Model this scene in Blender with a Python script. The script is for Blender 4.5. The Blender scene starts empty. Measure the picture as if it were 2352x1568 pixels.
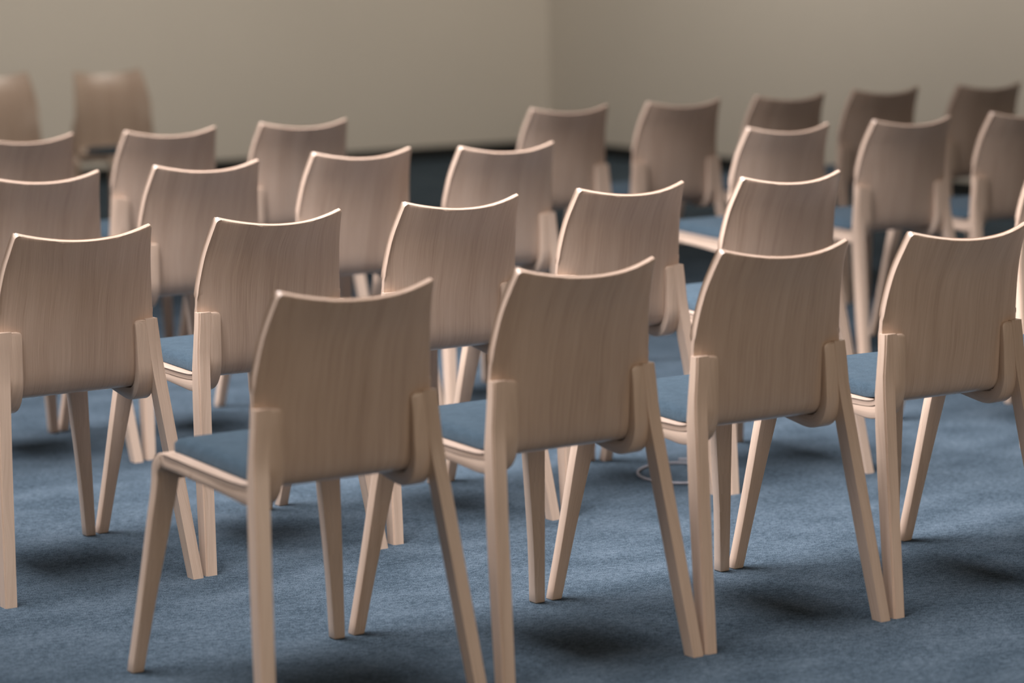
import bpy, bmesh, math, random
from mathutils import Vector, Matrix

scene = bpy.context.scene
C = scene.collection

# ---------------------------------------------------------------- camera
CAM_H, PITCH, ROLL, F_PX = 1.4914, 0.1490, -0.0128, 6441.2
TH = 0.5799                                   # direction of the chair rows in the room
cam_d = bpy.data.cameras.new('camera')
cam = bpy.data.objects.new('camera', cam_d)
C.objects.link(cam)
scene.camera = cam
right = Vector((1, 0, 0))
up = Vector((0, math.sin(PITCH), math.cos(PITCH)))
cr, sr = math.cos(ROLL), math.sin(ROLL)
r2 = cr * right + sr * up
u2 = -sr * right + cr * up
b2 = r2.cross(u2)
cam.matrix_world = Matrix(((r2.x, u2.x, b2.x, 0), (r2.y, u2.y, b2.y, 0), (r2.z, u2.z, b2.z, CAM_H), (0, 0, 0, 1)))
cam_d.sensor_width = 36
cam_d.lens = F_PX / 2352 * 36
cam_d.clip_end = 200
cam_d.dof.use_dof = True
cam_d.dof.focus_distance = 6.45
cam_d.dof.aperture_fstop = 2.0


def RC(u, v, z=0.0):
    """room coordinates: u along the chair rows, v towards the back wall"""
    return Vector((math.cos(TH) * u - math.sin(TH) * v, math.sin(TH) * u + math.cos(TH) * v, z))


# ---------------------------------------------------------------- world, lights, exposure
vs = scene.view_settings
vs.view_transform = 'Standard'
vs.look = 'None'
vs.gamma = 1
vs.use_curve_mapping = False
vs.exposure = 0.0

world = bpy.data.worlds.new('room_ambient')
scene.world = world
world.use_nodes = True
world.node_tree.nodes['Background'].inputs[0].default_value = (0.75, 0.85, 1.0, 1)
world.node_tree.nodes['Background'].inputs[1].default_value = 0.05

CEIL = 3.7


def area(name, u, v, z, su, sv, power, col, tilt=None):
    l = bpy.data.lights.new(name, 'AREA')
    l.shape = 'RECTANGLE'
    l.size, l.size_y = su, sv
    l.energy = power
    l.color = col
    o = bpy.data.objects.new(name, l)
    C.objects.link(o)
    o.location = RC(u, v, z)
    o.rotation_euler = (0, 0, TH) if tilt is None else tilt
    return o


# daylight through the skylight over the seating, unseen lamps added to brighten the walls,
# and unseen fills added behind the camera and at the left
SKY = (2.65, 6.35, 3.3, 4.4)          # louvred skylight: u, v, size along u, size along v
WASH = ((6.3, 10.7, 6.0, 0.25, 0.0), (8.5, 10.6, 6.0, 0.25, -math.pi / 2))    # added lamps lighting the walls: u, v, length, width, turn


def wash_rotation(turn, tilt):
    return (Matrix.Rotation(TH + turn, 3, 'Z') @ Matrix.Rotation(tilt, 3, 'X')).to_euler()


for k in range(6):                    # daylight between the slanted louvres
    su = SKY[0] + (k - 2.5) * 0.55
    area('skylight_daylight', su, SKY[1], CEIL - 0.13, 0.45, SKY[3], 40, (0.98, 0.95, 0.98),
         (Matrix.Rotation(TH, 3, 'Z') @ Matrix.Rotation(math.radians(-25), 3, 'Y')).to_euler()).data.spread = math.radians(78)
area('added_rear_fill', 2.6, -1.35, 1.9, 7.0, 2.2, 106, (1.0, 0.85, 0.69), (math.radians(90), 0, TH))  # unseen warm fill, added behind the camera to lift the chair backs
area('added_side_fill', -1.4, 7.6, 2.7, 6.0, 1.4, 50, (0.97, 0.96, 1.0), (math.radians(90), 0, TH - math.pi / 2))  # unseen cool fill, added at the left to brighten left-facing edges
for wu, wv, wl, ww, wt in WASH:
    area('added_wall_light', wu, wv, CEIL - 0.12, wl, ww, 66 if wt == 0 else 49, (1.0, 0.93, 0.84), wash_rotation(wt, math.radians(60 if wt == 0 else 48))).data.spread = math.radians(120)  # unseen strips added to bring up the back and right walls


# ---------------------------------------------------------------- materials
def new_mat(name):
    m = bpy.data.materials.new(name)
    m.use_nodes = True
    nt = m.node_tree
    return m, nt, nt.nodes, nt.links, nt.nodes['Principled BSDF']


def noise(N, L, vec, scale, detail=3.0, rough=0.5):
    n = N.new('ShaderNodeTexNoise')
    n.inputs['Scale'].default_value = scale
    n.inputs['Detail'].default_value = detail
    n.inputs['Roughness'].default_value = rough
    L.new(vec, n.inputs['Vector'])
    return n.outputs['Fac']


def ramp(N, L, fac, stops):
    r = N.new('ShaderNodeValToRGB')
    while len(r.color_ramp.elements) < len(stops):
        r.color_ramp.elements.new(0.5)
    for e, (p, c) in zip(r.color_ramp.elements, stops):
        e.position = p
        e.color = (*c, 1)
    L.new(fac, r.inputs[0])
    return r.outputs[0]


def wood_mat(name, light, mid, dark, across=1.0, rough=0.32):
    """straight-grained oak: UV u runs across the grain, v along it, both in metres"""
    m, nt, N, L, P = new_mat(name)
    uv = N.new('ShaderNodeUVMap')
    uv.uv_map = 'grain'
    info = N.new('ShaderNodeObjectInfo')
    off = N.new('ShaderNodeVectorMath')
    off.operation = 'MULTIPLY_ADD'
    comb = N.new('ShaderNodeCombineXYZ')
    L.new(info.outputs['Random'], comb.inputs[0])
    L.new(info.outputs['Random'], comb.inputs[1])
    L.new(comb.outputs[0], off.inputs[0])
    off.inputs[1].default_value = (37.0, 11.0, 0.0)
    L.new(uv.outputs[0], off.inputs[2])
    # gentle waviness of the grain
    wav = noise(N, L, off.outputs[0], 3.0, 2.0)
    wm = N.new('ShaderNodeMath')
    wm.operation = 'MULTIPLY_ADD'
    L.new(wav, wm.inputs[0])
    wm.inputs[1].default_value = 0.05
    wm.inputs[2].default_value = -0.025
    wc = N.new('ShaderNodeCombineXYZ')
    L.new(wm.outputs[0], wc.inputs[0])
    ad = N.new('ShaderNodeVectorMath')
    L.new(off.outputs[0], ad.inputs[0])
    L.new(wc.outputs[0], ad.inputs[1])

    def stretched(sx, sy):
        mp = N.new('ShaderNodeMapping')
        mp.inputs['Scale'].default_value = (sx, sy, 1)
        L.new(ad.outputs[0], mp.inputs[0])
        return mp.outputs[0]
    broad = noise(N, L, stretched(22 * across, 0.8), 1.0, 3.0, 0.55)
    mid_n = noise(N, L, stretched(110 * across, 2.2), 1.0, 3.0, 0.6)
    fine = noise(N, L, stretched(620 * across, 9.0), 1.0, 2.0, 0.6)
    mix1 = N.new('ShaderNodeMix')
    mix1.inputs[0].default_value = 0.42
    L.new(broad, mix1.inputs[2])
    L.new(mid_n, mix1.inputs[3])
    mix2 = N.new('ShaderNodeMix')
    mix2.inputs[0].default_value = 0.38
    L.new(mix1.outputs[0], mix2.inputs[2])
    L.new(fine, mix2.inputs[3])
    col = ramp(N, L, mix2.outputs[0], [(0.34, dark), (0.49, mid), (0.64, light)])
    hsv = N.new('ShaderNodeHueSaturation')
    mr = N.new('ShaderNodeMapRange')
    mr.inputs[3].default_value = 0.94
    mr.inputs[4].default_value = 1.06
    L.new(info.outputs['Random'], mr.inputs[0])
    L.new(mr.outputs[0], hsv.inputs['Value'])
    L.new(col, hsv.inputs['Color'])
    L.new(hsv.outputs[0], P.inputs['Base Color'])
    P.inputs['Roughness'].default_value = rough
    P.inputs['Specular IOR Level'].default_value = 0.5
    P.inputs['Coat Weight'].default_value = 0.3
    P.inputs['Coat Roughness'].default_value = 0.18
    bp = N.new('ShaderNodeBump')
    bp.inputs['Strength'].default_value = 0.12
    bp.inputs['Distance'].default_value = 0.001
    L.new(fine, bp.inputs['Height'])
    L.new(bp.outputs[0], P.inputs['Normal'])
    return m


VENEER = wood_mat('oak_veneer', (0.57, 0.435, 0.345), (0.49, 0.362, 0.28), (0.375, 0.265, 0.195))
SOLID = wood_mat('oak_solid', (0.64, 0.49, 0.385), (0.56, 0.42, 0.325), (0.44, 0.315, 0.235), 1.3)


def fabric_mat():
    m, nt, N, L, P = new_mat('blue_wool_fabric')
    tc = N.new('ShaderNodeTexCoord')
    a = noise(N, L, tc.outputs['Object'], 420, 2.0, 0.6)
    b = noise(N, L, tc.outputs['Object'], 45, 3.0, 0.6)
    mx = N.new('ShaderNodeMix')
    mx.inputs[0].default_value = 0.35
    L.new(a, mx.inputs[2])
    L.new(b, mx.inputs[3])
    col = ramp(N, L, mx.outputs[0], [(0.3, (0.020, 0.034, 0.047)), (0.7, (0.052, 0.080, 0.104))])
    L.new(col, P.inputs['Base Color'])
    P.inputs['Roughness'].default_value = 0.95
    P.inputs['Specular IOR Level'].default_value = 0.1
    P.inputs['Sheen Weight'].default_value = 0.12
    P.inputs['Sheen Roughness'].default_value = 0.5
    P.inputs['Sheen Tint'].default_value = (0.7, 0.85, 1.0, 1)
    bp = N.new('ShaderNodeBump')
    bp.inputs['Strength'].default_value = 0.5
    bp.inputs['Distance'].default_value = 0.001
    L.new(a, bp.inputs['Height'])
    L.new(bp.outputs[0], P.inputs['Normal'])
    return m


FABRIC = fabric_mat()


def carpet_mat():
    m, nt, N, L, P = new_mat('blue_carpet')
    tc = N.new('ShaderNodeTexCoord')
    mp = N.new('ShaderNodeMapping')
    mp.inputs['Rotation'].default_value = (0, 0, 0.35)
    mp.inputs['Scale'].default_value = (1.0, 1.45, 1.0)
    L.new(tc.outputs['Object'], mp.inputs[0])
    tuft = noise(N, L, tc.outputs['Object'], 330, 2.0, 0.7)
    clump = noise(N, L, mp.outputs[0], 60, 5.0, 0.7)
    broad = noise(N, L, mp.outputs[0], 5.0, 3.0, 0.55)
    m1 = N.new('ShaderNodeMix')
    m1.inputs[0].default_value = 0.40
    L.new(tuft, m1.inputs[2])
    L.new(clump, m1.inputs[3])
    m2 = N.new('ShaderNodeMix')
    m2.inputs[0].default_value = 0.16
    L.new(m1.outputs[0], m2.inputs[2])
    L.new(broad, m2.inputs[3])
    col = ramp(N, L, m2.outputs[0], [(0.41, (0.018, 0.028, 0.038)), (0.50, (0.047, 0.068, 0.088)), (0.59, (0.103, 0.133, 0.164))])
    L.new(col, P.inputs['Base Color'])
    P.inputs['Roughness'].default_value = 1.0
    P.inputs['Specular IOR Level'].default_value = 0.05
    P.inputs['Sheen Weight'].default_value = 0.0
    P.inputs['Sheen Roughness'].default_value = 0.6
    P.inputs['Sheen Tint'].default_value = (0.7, 0.85, 1.0, 1)
    bp = N.new('ShaderNodeBump')
    bp.inputs['Strength'].default_value = 0.8
    bp.inputs['Distance'].default_value = 0.004
    L.new(m1.outputs[0], bp.inputs['Height'])
    L.new(bp.outputs[0], P.inputs['Normal'])
    return m


def plain_mat(name, col, rough=0.8, var=0.04, scale=1.2, bump=0.0):
    m, nt, N, L, P = new_mat(name)
    tc = N.new('ShaderNodeTexCoord')
    a = noise(N, L, tc.outputs['Object'], scale, 4.0, 0.6)
    lo = tuple(c * (1 - var) for c in col)
    hi = tuple(c * (1 + var) for c in col)
    L.new(ramp(N, L, a, [(0.3, lo), (0.7, hi)]), P.inputs['Base Color'])
    P.inputs['Roughness'].default_value = rough
    P.inputs['Specular IOR Level'].default_value = 0.2
    if bump:
        b = noise(N, L, tc.outputs['Object'], 180, 3.0)
        bp = N.new('ShaderNodeBump')
        bp.inputs['Strength'].default_value = bump
        bp.inputs['Distance'].default_value = 0.002
        L.new(b, bp.inputs['Height'])
        L.new(bp.outputs[0], P.inputs['Normal'])
    return m


CARPET = carpet_mat()
WALL = plain_mat('beige_wall_paint', (0.62, 0.57, 0.50), 0.9, 0.02, 0.6, 0.15)
CEILM = plain_mat('white_ceiling_paint', (0.70, 0.67, 0.62), 0.9, 0.02, 0.6)
DARK = plain_mat('black_skirting', (0.018, 0.02, 0.02), 0.5, 0.1, 4)
FRAME = plain_mat('grey_aluminium', (0.35, 0.35, 0.36), 0.4, 0.05, 6)
CABLE = plain_mat('white_cable_sheath', (0.27, 0.26, 0.28), 0.5, 0.05, 30)


# ---------------------------------------------------------------- mesh helpers
def link(name, me, mat, parent=None, smooth=True):
    o = bpy.data.objects.new(name, me)
    C.objects.link(o)
    if mat and not me.materials:
        me.materials.append(mat)
    if parent:
        o.parent = parent
    return o


def finish(me, bm, smooth_angle=35):
    bmesh.ops.recalc_face_normals(bm, faces=bm.faces)
    for f in bm.faces:
        f.smooth = True
    for e in bm.edges:
        if len(e.link_faces) == 2:
            e.smooth = e.calc_face_angle(0) < math.radians(smooth_angle)
    bm.to_mesh(me)
    bm.free()
    return me


def box_mesh(name, lo, hi):
    me = bpy.data.meshes.new(name)
    bm = bmesh.new()
    vv = [bm.verts.new((x, y, z)) for x in (lo[0], hi[0]) for y in (lo[1], hi[1]) for z in (lo[2], hi[2])]
    for a in ((0, 1, 3, 2), (4, 6, 7, 5), (0, 4, 5, 1), (2, 3, 7, 6), (0, 2, 6, 4), (1, 5, 7, 3)):
        bm.faces.new([vv[i] for i in a])
    return finish(me, bm)


def interp(tab, t):
    for (a, x), (b, y) in zip(tab, tab[1:]):
        if t <= b:
            k = (t - a) / (b - a) if b > a else 0
            k = min(max(k, 0), 1)
            return x + (y - x) * k
    return tab[-1][1]


def catmull(P, n):
    out = []
    for i in range(len(P) - 1):
        p0 = P[max(i - 1, 0)]
        p1, p2 = P[i], P[i + 1]
        p3 = P[min(i + 2, len(P) - 1)]
        for k in range(n):
            t = k / n
            out.append(tuple(0.5 * ((2 * b) + (-a + c) * t + (2 * a - 5 * b + 4 * c - d) * t * t + (-a + 3 * b - 3 * c + d) * t ** 3)
                             for a, b, c, d in zip(p0, p1, p2, p3)))
    out.append(tuple(P[-1]))
    return out


# ---------------------------------------------------------------- the setting
def struct(name, me, mat, parent=None, label=None, cat=None):
    o = link(name, me, mat, parent)
    if not parent:
        o['kind'] = 'structure'
        o['label'] = label
        o['category'] = cat
        o.rotation_euler = (0, 0, TH)
    return o


U0, U1, V0, V1 = -1.5, 10.22, -1.5, 15.12
struct('floor', box_mesh('floor', (U0 - .2, V0 - .2, -0.1), (U1 + .2, V1 + .2, 0.0)), CARPET,
       label='blue-grey cut pile carpet covering the whole floor', cat='floor')
struct('wall_back', box_mesh('wall_back', (U0, V1, 0), (U1 + .2, V1 + .2, CEIL)), WALL,
       label='plain beige wall behind the far left chairs', cat='wall')
struct('wall_right', box_mesh('wall_right', (U1, V0, 0), (U1 + .2, V1, CEIL)), WALL,
       label='plain beige wall behind the far right chairs', cat='wall')
struct('wall_left', box_mesh('wall_left', (U0 - .2, V0, 0), (U0, V1 + .2, CEIL)), WALL,
       label='plain beige side wall beyond the left of the picture', cat='wall')
struct('wall_front', box_mesh('wall_front', (U0 - .2, V0 - .2, 0), (U1 + .2, V0, CEIL)), WALL,
       label='plain beige wall behind the camera', cat='wall')
struct('ceiling', box_mesh('ceiling', (U0 - .2, V0 - .2, CEIL), (U1 + .2, V1 + .2, CEIL + .2)), CEILM,
       label='white painted ceiling above the seating', cat='ceiling')
struct('baseboard_back', box_mesh('baseboard_back', (U0, V1 - .015, 0.0), (U1, V1, .08)), DARK,
       label='black skirting board along the back wall', cat='baseboard')
struct('baseboard_right', box_mesh('baseboard_right', (U1 - .015, V0, 0.0), (U1, V1 - .015, .08)), DARK,
       label='black skirting board along the right wall', cat='baseboard')


def frame_mesh(name, u, v, z, su, sv, w=.08, h=.05):
    me = bpy.data.meshes.new(name)
    bm = bmesh.new()
    for (a, b, c, d) in ((u - su / 2 - w, u + su / 2 + w, v - sv / 2 - w, v - sv / 2), (u - su / 2 - w, u + su / 2 + w, v + sv / 2, v + sv / 2 + w),
                         (u - su / 2 - w, u - su / 2, v - sv / 2, v + sv / 2), (u + su / 2, u + su / 2 + w, v - sv / 2, v + sv / 2)):
        vv = [bm.verts.new((x, y, zz)) for x in (a, b) for y in (c, d) for zz in (z - h, z)]
        for q in ((0, 1, 3, 2), (4, 6, 7, 5), (0, 4, 5, 1), (2, 3, 7, 6), (0, 2, 6, 4), (1, 5, 7, 3)):
            bm.faces.new([vv[i] for i in q])
    return finish(me, bm)


struct('window_1', frame_mesh('window_1', SKY[0], SKY[1], CEIL, SKY[2], SKY[3]), FRAME, label='aluminium frame of the skylight above the chairs', cat='window')
for k, (wu, wv, wl, ww, wt) in enumerate(WASH):
    a, b = (wl, ww) if wt == 0 else (ww, wl)
    o = link('added_lamp_frame', frame_mesh('added_lamp_frame', 0, 0, 0, a, b, .03, .05), FRAME)  # housing made up to go with the added wall lights
    o.location = RC(wu, wv, CEIL)
    o.rotation_euler = (0, 0, TH)
    o['label'] = ('frame of an added, unseen lamp brightening the back wall', 'frame of an added, unseen lamp brightening the right wall')[k]
    o['category'] = 'added lamp'


# ---------------------------------------------------------------- the chair
SEG = 26


def shell_meshes():
    """one bent plywood sheet: apron, seat pan, bend, back.  Rear/under surface profile (y, z, half width, bulge)"""
    prof = [(0.1960, 0.400, .2050, 0), (0.1960, 0.414, .2050, 0), (0.1915, 0.4305, .205, 0), (0.1790, 0.4435, .205, 0), (0.158, 0.4487, .205, 0), (0.12, 0.4485, .2045, 0), (0.05, 0.445, .202, 0),
            (-0.06, 0.4395, .197, .0), (-0.130, 0.4365, .191, .000), (-0.170, 0.4375, .188, .001), (-0.195, 0.446, .187, .003), (-0.209, 0.463, .187, .006),
            (-0.2135, 0.490, .188, .010), (-0.2145, 0.535, .190, .015), (-0.2150, 0.585, .1930, .021), (-0.2185, 0.640, .192, .026),
            (-0.2275, 0.690, .187, .028), (-0.2415, 0.740, .1805, .029), (-0.2610, 0.785, .173, .030), (-0.2790, 0.820, .1675, .030)]
    pts = catmull(prof, 4)
    # rounded top corners: extra rows in the last few millimetres, narrowing along a quarter circle
    RAD = 0.008
    last = pts[-1]
    pts = [p for p in pts if p[1] < last[1] - RAD - .003]
    base = pts[-1]
    for k in range(7):
        a = k / 6 * math.pi / 2
        z = last[1] - RAD + RAD * math.sin(a)
        t = (z - base[1]) / (last[1] - base[1])
        w = base[2] + (last[2] - base[2]) * t - RAD * (1 - math.cos(a)) * 0.92
        pts.append((base[0] + (last[0] - base[0]) * t, z, w, base[3] + (last[3] - base[3]) * t))
    n = len(pts)
    # arc length
    s = [0.0]
    for a, b in zip(pts, pts[1:]):
        s.append(s[-1] + math.hypot(b[0] - a[0], b[1] - a[1]))
    T = 0.0105
    me = bpy.data.meshes.new('seat_shell')
    bm = bmesh.new()
    uvl = bm.loops.layers.uv.new('grain')
    outer, inner = [], []
    zc = 0.80
    for i, (y, z, w, c) in enumerate(pts):
        a = pts[max(i - 1, 0)]
        b = pts[min(i + 1, n - 1)]
        ty, tz = b[0] - a[0], b[1] - a[1]
        l = math.hypot(ty, tz)
        ty, tz = ty / l, tz / l
        ny, nz = tz, -ty              # towards the sitter
        ro, ri = [], []
        for k in range(SEG + 1):
            q = -1 + 2 * k / SEG
            q = math.copysign(abs(q) ** 0.9, q)
            bulge = c * (1 - q * q)
            # top edge dips in the middle, corners rounded
            dz = 0.0
            if z > 0.66:
                g = ((z - 0.66) / 0.16) ** 1.6
                dz = -0.0222 * (1 - q * q) * g
            x = q * w
            yy = y - bulge - ty * 0
            ro.append(bm.verts.new((x, yy, z + dz)))
            ri.append(bm.verts.new((x * (1 - 0.002), yy + ny * T, z + nz * T + dz)))
        outer.append(ro)
        inner.append(ri)

    def quad(vs, uvs):
        f = bm.faces.new(vs)
        for lp, u in zip(f.loops, uvs):
            lp[uvl].uv = u
        return f
    for i in range(n - 1):
        for k in range(SEG):
            uvs = [(outer[i][k].co.x, s[i]), (outer[i][k + 1].co.x, s[i]), (outer[i + 1][k + 1].co.x, s[i + 1]), (outer[i + 1][k].co.x, s[i + 1])]
            quad([outer[i][k], outer[i][k + 1], outer[i + 1][k + 1], outer[i + 1][k]], uvs)
            quad([inner[i][k], inner[i + 1][k], inner[i + 1][k + 1], inner[i][k + 1]], [(a + 3, b) for a, b in (uvs[0], uvs[3], uvs[2], uvs[1])])
        for k in (0, SEG):
            x0 = 0.0
            quad([outer[i][k], inner[i][k], inner[i + 1][k], outer[i + 1][k]], [(5, s[i]), (5 + T, s[i]), (5 + T, s[i + 1]), (5, s[i + 1])])
    for i in (0, n - 1):
        for k in range(SEG):
            quad([outer[i][k], outer[i][k + 1], inner[i][k + 1], inner[i][k]],
                 [(7 + 0, outer[i][k].co.x), (7, outer[i][k + 1].co.x), (7 + T, outer[i][k + 1].co.x), (7 + T, outer[i][k].co.x)])
    bmesh.ops.remove_doubles(bm, verts=bm.verts, dist=1e-6)
    # soften the sheet's rim
    rim = [e for e in bm.edges if len(e.link_faces) == 2 and e.calc_face_angle(0) > math.radians(55)]
    hi = [e for e in rim if min(v.co.z for v in e.verts) > 0.60]
    lo = [e for e in rim if min(v.co.z for v in e.verts) <= 0.60]
    bmesh.ops.bevel(bm, geom=lo, offset=0.0018, segments=2, profile=0.5, affect='EDGES')
    bmesh.ops.bevel(bm, geom=[e for e in hi if e.is_valid], offset=0.0038, segments=4, profile=0.5, affect='EDGES')
    return finish(me, bm, 40)


def loft(name, rings, uvs_along, cap=True, bevel=0.003, angle=40):
    """rings: list of equal-length closed point loops"""
    me = bpy.data.meshes.new(name)
    bm = bmesh.new()
    uvl = bm.loops.layers.uv.new('grain')
    V = [[bm.verts.new(p) for p in r] for r in rings]
    m = len(rings[0])
    for i in range(len(V) - 1):
        per = 0.0
        for k in range(m):
            k2 = (k + 1) % m
            d = (Vector(rings[i][k]) - Vector(rings[i][k2])).length
            f = bm.faces.new((V[i][k], V[i][k2], V[i + 1][k2], V[i + 1][k]))
            for lp, u in zip(f.loops, ((per, uvs_along[i]), (per + d, uvs_along[i]), (per + d, uvs_along[i + 1]), (per, uvs_along[i + 1]))):
                lp[uvl].uv = u
            per += d
    for r in (V[0], V[-1]):
        f = bm.faces.new(r)
        for lp in f.loops:
            lp[uvl].uv = (lp.vert.co.x + 2, lp.vert.co.y * .2)
    bmesh.ops.recalc_face_normals(bm, faces=bm.faces)
    if bevel:
        ed = [e for e in bm.edges if len(e.link_faces) == 2 and e.calc_face_angle(0) > math.radians(50)]
        bmesh.ops.bevel(bm, geom=ed, offset=bevel, segments=2, profile=0.5, affect='EDGES')
    return finish(me, bm, angle)


def frame_path():
    """centre line of the bent side lamination (y, z): from the top behind the back, under the seat, to the front foot.
    also thickness, inner and outer x of the strip"""
    P = [  # y, z, thick, x_in, x_out
        (-0.2256, 0.5985, .014, .1500, .186), (-0.2257, 0.5965, .014, .1440, .186), (-0.2259, 0.5925, .014, .1405, .186), (-0.2262, 0.586, .014, .139, .186), (-0.2275, 0.560, .015, .140, .185),
        (-0.2280, 0.510, .017, .141, .183), (-0.2258, 0.475, .0215, .142, .183),
        (-0.2150, 0.446, .026, .143, .184), (-0.1950, 0.4270, .028, .144, .186), (-0.1650, 0.4210, .029, .146, .188), (-0.1200, 0.4230, .025, .149, .191),
        (-0.0500, 0.4290, .0205, .153, .197), (0.0400, 0.4345, .0195, .156, .202)]
    Q = [(0.0400, 0.4345, .0195, .156, .202), (0.1000, 0.4385, .0190, .157, .2035), (0.1480, 0.4393, .0185, .157, .2050), (0.1640, 0.4452, .0285, .157, .2070), (0.1754, 0.4411, .0285, .157, .2071),
         (0.1846, 0.4333, .0285, .157, .2072), (0.1907, 0.4229, .0285, .1570, .2073), (0.19275, 0.411, .0285, .1573, .2075), (0.1935, 0.3950, .0280, .159, .2085),
         (0.1960, 0.3700, .0272, .163, .2105), (0.2040, 0.3200, .0265, .171, .2155), (0.2300, 0.1500, .0265, .199, .2315), (0.2550, 0.0, .027, .2195, .2465)]
    return P, Q


def strip_mesh(name, P, side, n=4, bevel=0.0035, round_top=False):
    pts = catmull(P, n)
    rings, s, acc = [], [], 0.0
    for i, (y, z, t, xi, xo) in enumerate(pts):
        a = pts[max(i - 1, 0)]
        b = pts[min(i + 1, len(pts) - 1)]
        ty, tz = b[0] - a[0], b[1] - a[1]
        l = math.hypot(ty, tz)
        ty, tz = ty / l, tz / l
        if z < 0.001 and i == len(pts) - 1:
            ny, nz = 1.0, 0.0
        else:
            ny, nz = -tz, ty
        if i:
            acc += math.hypot(y - pts[i - 1][0], z - pts[i - 1][1])
        s.append(acc)
        h = t / 2
        rings.append([(side * xi, y + ny * h, z + nz * h), (side * xo, y + ny * h, z + nz * h),
                      (side * xo, y - ny * h, z - nz * h), (side * xi, y - ny * h, z - nz * h)])
    return loft(name, rings, s, bevel=bevel)


def rear_leg_mesh(side):
    """tapered back leg with a fine rebate along its outer rear arris"""
    tab = [  # z, x_in, x_out, y_rear, y_front
        (0.600, .1650, .1965, -.2331, -.2105), (0.560, .1687, .2000, -.2356, -.2118), (0.510, .1735, .2045, -.2372, -.2120),
        (0.470, .1770, .2080, -.2430, -.2120), (0.400, .1837, .2140, -.2555, -.2215), (0.300, .1930, .2225, -.2735, -.2390), (0.150, .2060, .2345, -.3010, -.2675), (0.0, .2190, .2465, -.3290, -.2985)]
    rings, s = [], []
    r = .0028
    for z, xi, xo, yr, yf in tab:
        rings.append([(side * xi, yr, z), (side * (xo - r - .001), yr, z), (side * (xo - r - .001), yr + r, z), (side * (xo - r), yr + r, z), (side * xo, yr + r, z), (side * xo, yf, z), (side * xi, yf, z)])
        s.append(0.6 - z)
    return loft('leg', rings, s, bevel=0.0)


def pad_mesh():
    me = bpy.data.meshes.new('seat_pad')
    bm = bmesh.new()
    nx, ny = 20, 22
    yf, yb = 0.176, -0.176
    seat = [(-0.18, .452), (-0.13, .4470), (-0.06, .4500), (0.05, .4555), (0.15, .4595), (0.18, .4590)]
    grid = []
    for j in range(ny + 1):
        v = -1 + 2 * j / ny
        row = []
        for i in range(nx + 1):
            u = -1 + 2 * i / nx
            u_ = math.copysign(1 - (1 - abs(u)) ** 1.6, u)
            v_ = math.copysign(1 - (1 - abs(v)) ** 1.6, v)
            y = (yf + yb) / 2 + v_ * (yf - yb) / 2
            w = 0.178 - 0.012 * (1 - v_) / 2
            # rounded plan corners
            cu = max(0, (abs(u_) - .86) / .14)
            cv = max(0, (abs(v_) - .86) / .14)
            k = math.hypot(cu, cv)
            if k > 1:
                cu, cv = cu / k, cv / k
            if cu > 0 and cv > 0:
                u_ = math.copysign(.86 + .14 * cu, u_)
                v2 = math.copysign(.86 + .14 * cv, v_)
                y = (yf + yb) / 2 + v2 * (yf - yb) / 2
            edge = max(abs(u_), abs(v_))
            e = min(1.0, max(0.0, (1 - edge) / 0.13))
            h = 0.004 + 0.024 * math.sqrt(max(0.0, 1 - (1 - e) ** 2)) + 0.005 * (1 - u_ * u_) * (1 - v_ * v_)
            row.append((u_ * w, y, interp(seat, y) + h))
        grid.append(row)
    V = [[bm.verts.new(p) for p in r] for r in grid]
    B = [[bm.verts.new((p[0], p[1], interp(seat, p[1]) + .0015)) for p in r] for r in grid]
    for j in range(ny):
        for i in range(nx):
            bm.faces.new((V[j][i], V[j][i + 1], V[j + 1][i + 1], V[j + 1][i]))
            bm.faces.new((B[j][i], B[j + 1][i], B[j + 1][i + 1], B[j][i + 1]))
    for i in range(nx):
        bm.faces.new((V[0][i], B[0][i], B[0][i + 1], V[0][i + 1]))
        bm.faces.new((V[ny][i], V[ny][i + 1], B[ny][i + 1], B[ny][i]))
    for j in range(ny):
        bm.faces.new((V[j][0], V[j + 1][0], B[j + 1][0], B[j][0]))
        bm.faces.new((V[j][nx], B[j][nx], B[j + 1][nx], V[j + 1][nx]))
    return finish(me, bm, 60)


P_, Q_ = frame_path()
PARTS = [('seat_shell', shell_meshes(), VENEER, 'one bent oak plywood sheet forming back and seat'),
         ('seat_pad', pad_mesh(), FABRIC, 'blue wool seat pad')]
for sd in (-1, 1):
    PARTS.append(('seat_rail', strip_mesh('seat_rail', P_, sd), SOLID, None))
    PARTS.append(('leg', strip_mesh('leg', Q_, sd), SOLID, None))
    PARTS.append(('leg', rear_leg_mesh(sd), SOLID, None))

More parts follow.
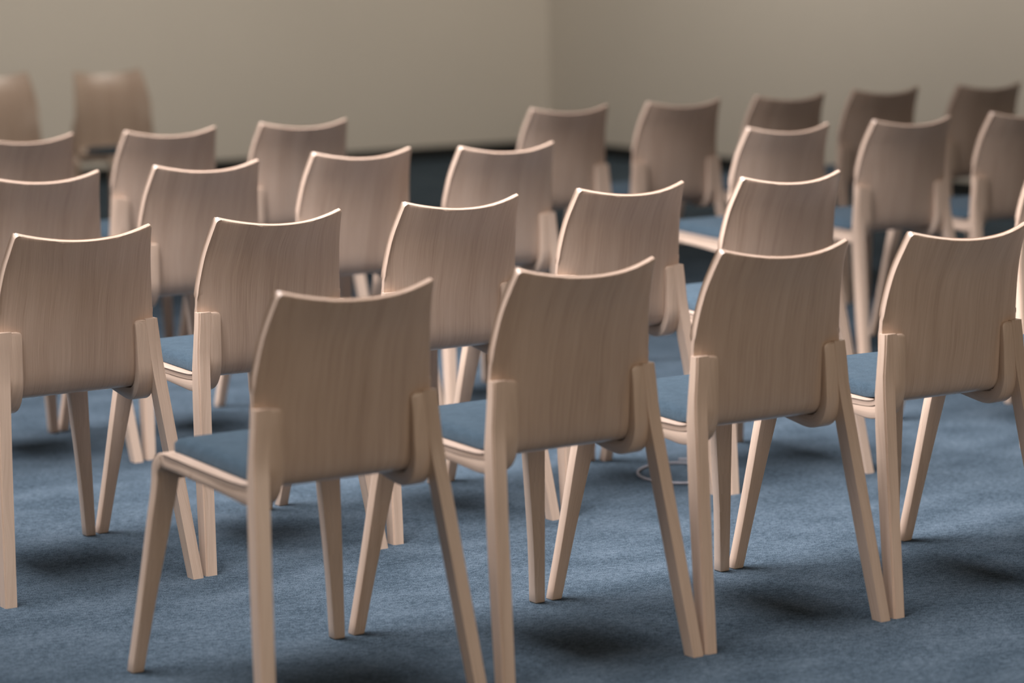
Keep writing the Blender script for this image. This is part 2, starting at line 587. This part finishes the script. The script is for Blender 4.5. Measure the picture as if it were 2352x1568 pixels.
CH = [  # x, y, turn in degrees, label, group
    (-0.436, 5.419, -0.59, 'nearest chair, left end of the front row, its bent front leg in full view', 1),
    (-0.003, 5.709, 0.70, 'second chair from the left in the nearest row', 1),
    (0.419, 5.989, -0.60, 'third chair from the left in the nearest row', 1),
    (0.845, 6.265, -0.90, 'fourth chair of the nearest row, its back cut by the right picture edge', 1),
    (1.275, 6.538, 0.0, 'chair of the nearest row past the right edge, only a front leg showing', 1),
    (-1.105, 6.457, 0.58, 'leftmost chair of the second row, rear leg at the left picture edge', 2),
    (-0.691, 6.744, 0.58, 'second chair from the left in the second row', 2),
    (-0.269, 7.049, 0.45, 'third chair from the left in the second row, right behind the nearest pair', 2),
    (0.158, 7.338, 0.50, 'fourth chair from the left in the second row', 2),
    (0.591, 7.595, 0.30, 'fifth chair from the left in the second row, last before the aisle', 2),
    (1.477, 8.176, 0.0, 'chair of the second row across the aisle, only its bright leg showing at right edge', 2),
    (-1.425, 7.884, 0.0, 'leftmost chair of the third row, its back cut by the left picture edge', 3),
    (-1.011, 8.177, 0.63, 'second chair from the left in the third row', 3),
    (-0.584, 8.555, -0.67, 'third chair from the left in the third row', 3),
    (-0.149, 8.708, -1.75, 'fourth chair from the left in the third row, last before the aisle', 3),
    (0.760, 9.338, -0.55, 'first chair of the third row across the aisle', 3),
    (1.200, 9.596, -0.80, 'second chair of the third row across the aisle', 3),
    (1.636, 9.894, 0.0, 'third-row chair across the aisle cut by the right picture edge', 3),
    (-1.714, 9.309, 0.0, 'leftmost chair of the fourth row, cut by the left picture edge', 4),
    (-1.272, 9.529, 0.15, 'second chair from the left in the fourth row', 4),
    (-0.847, 9.832, -0.80, 'third chair of the fourth row, last before the aisle', 4),
    (0.073, 10.400, -0.40, 'first chair of the fourth row across the aisle', 4),
    (0.502, 10.663, 0.00, 'second chair of the fourth row across the aisle', 4),
    (0.925, 10.952, 0.00, 'third chair of the fourth row across the aisle', 4),
    (1.332, 11.261, 0.30, 'fourth chair of the fourth row across the aisle', 4),
    (1.777, 11.486, 0.30, 'fifth chair of the fourth row across the aisle, farthest to the right', 4),
    (-1.732, 12.922, 179.6, 'brown oak chair facing the rows in front of the back wall, whole back visible', 5),
    (-2.231, 12.747, 180.0, 'brown oak chair facing the rows, half cut by the left picture edge', 5)]
GROUPS = {1: 'oak chairs of the nearest row', 2: 'oak chairs of the second row', 3: 'oak chairs of the third row',
          4: 'oak chairs of the fourth row', 5: 'oak chairs facing the rows'}

first = None
for x, y, a, lab, grp in CH:
    root = bpy.data.objects.new('stacking_chair', None)
    C.objects.link(root)
    root.empty_display_size = 0.1
    root.location = (x, y, 0)
    root.rotation_euler = (0, 0, TH + math.radians(a))
    root['label'] = lab
    root['category'] = 'chair'
    root['group'] = GROUPS[grp]
    if first is None:
        first = []
        for nm, me, mat, plab in PARTS:
            o = link(nm, me, mat, root)
            if plab:
                o['label'] = plab
            first.append(o)
    else:
        for src in first:
            c = src.copy()
            C.objects.link(c)
            c.parent = root

# ---------------------------------------------------------------- cable loop on the carpet
def tube(name, path, r, mat):
    me = bpy.data.meshes.new(name)
    bm = bmesh.new()
    rings = []
    for i, p in enumerate(path):
        a = Vector(path[max(i - 1, 0)])
        b = Vector(path[min(i + 1, len(path) - 1)])
        t = (b - a).normalized()
        sd = t.cross(Vector((0, 0, 1))).normalized()
        upv = sd.cross(t)
        rings.append([bm.verts.new(Vector(p) + sd * r * math.cos(q * math.pi / 5) + upv * r * math.sin(q * math.pi / 5)) for q in range(10)])
    for A, B in zip(rings, rings[1:]):
        for k in range(10):
            bm.faces.new((A[k], A[(k + 1) % 10], B[(k + 1) % 10], B[k]))
    bm.faces.new(rings[0])
    bm.faces.new(rings[-1])
    return link(name, finish(me, bm), mat)


loop = []
cx, cy = 0.462, 7.46
for k in range(60):
    a = math.radians(75 + k * 6.4)
    rr = 0.115 + 0.012 * math.sin(k * .13)
    loop.append((cx + rr * math.cos(a), cy + 1.25 * rr * math.sin(a), 0.0045 + (0.008 if k > 55 else 0)))
cab = tube('cable', loop, 0.0036, CABLE)
cab['label'] = 'pale cable lying in a loop on the blue carpet behind the nearest row'
cab['category'] = 'cable'
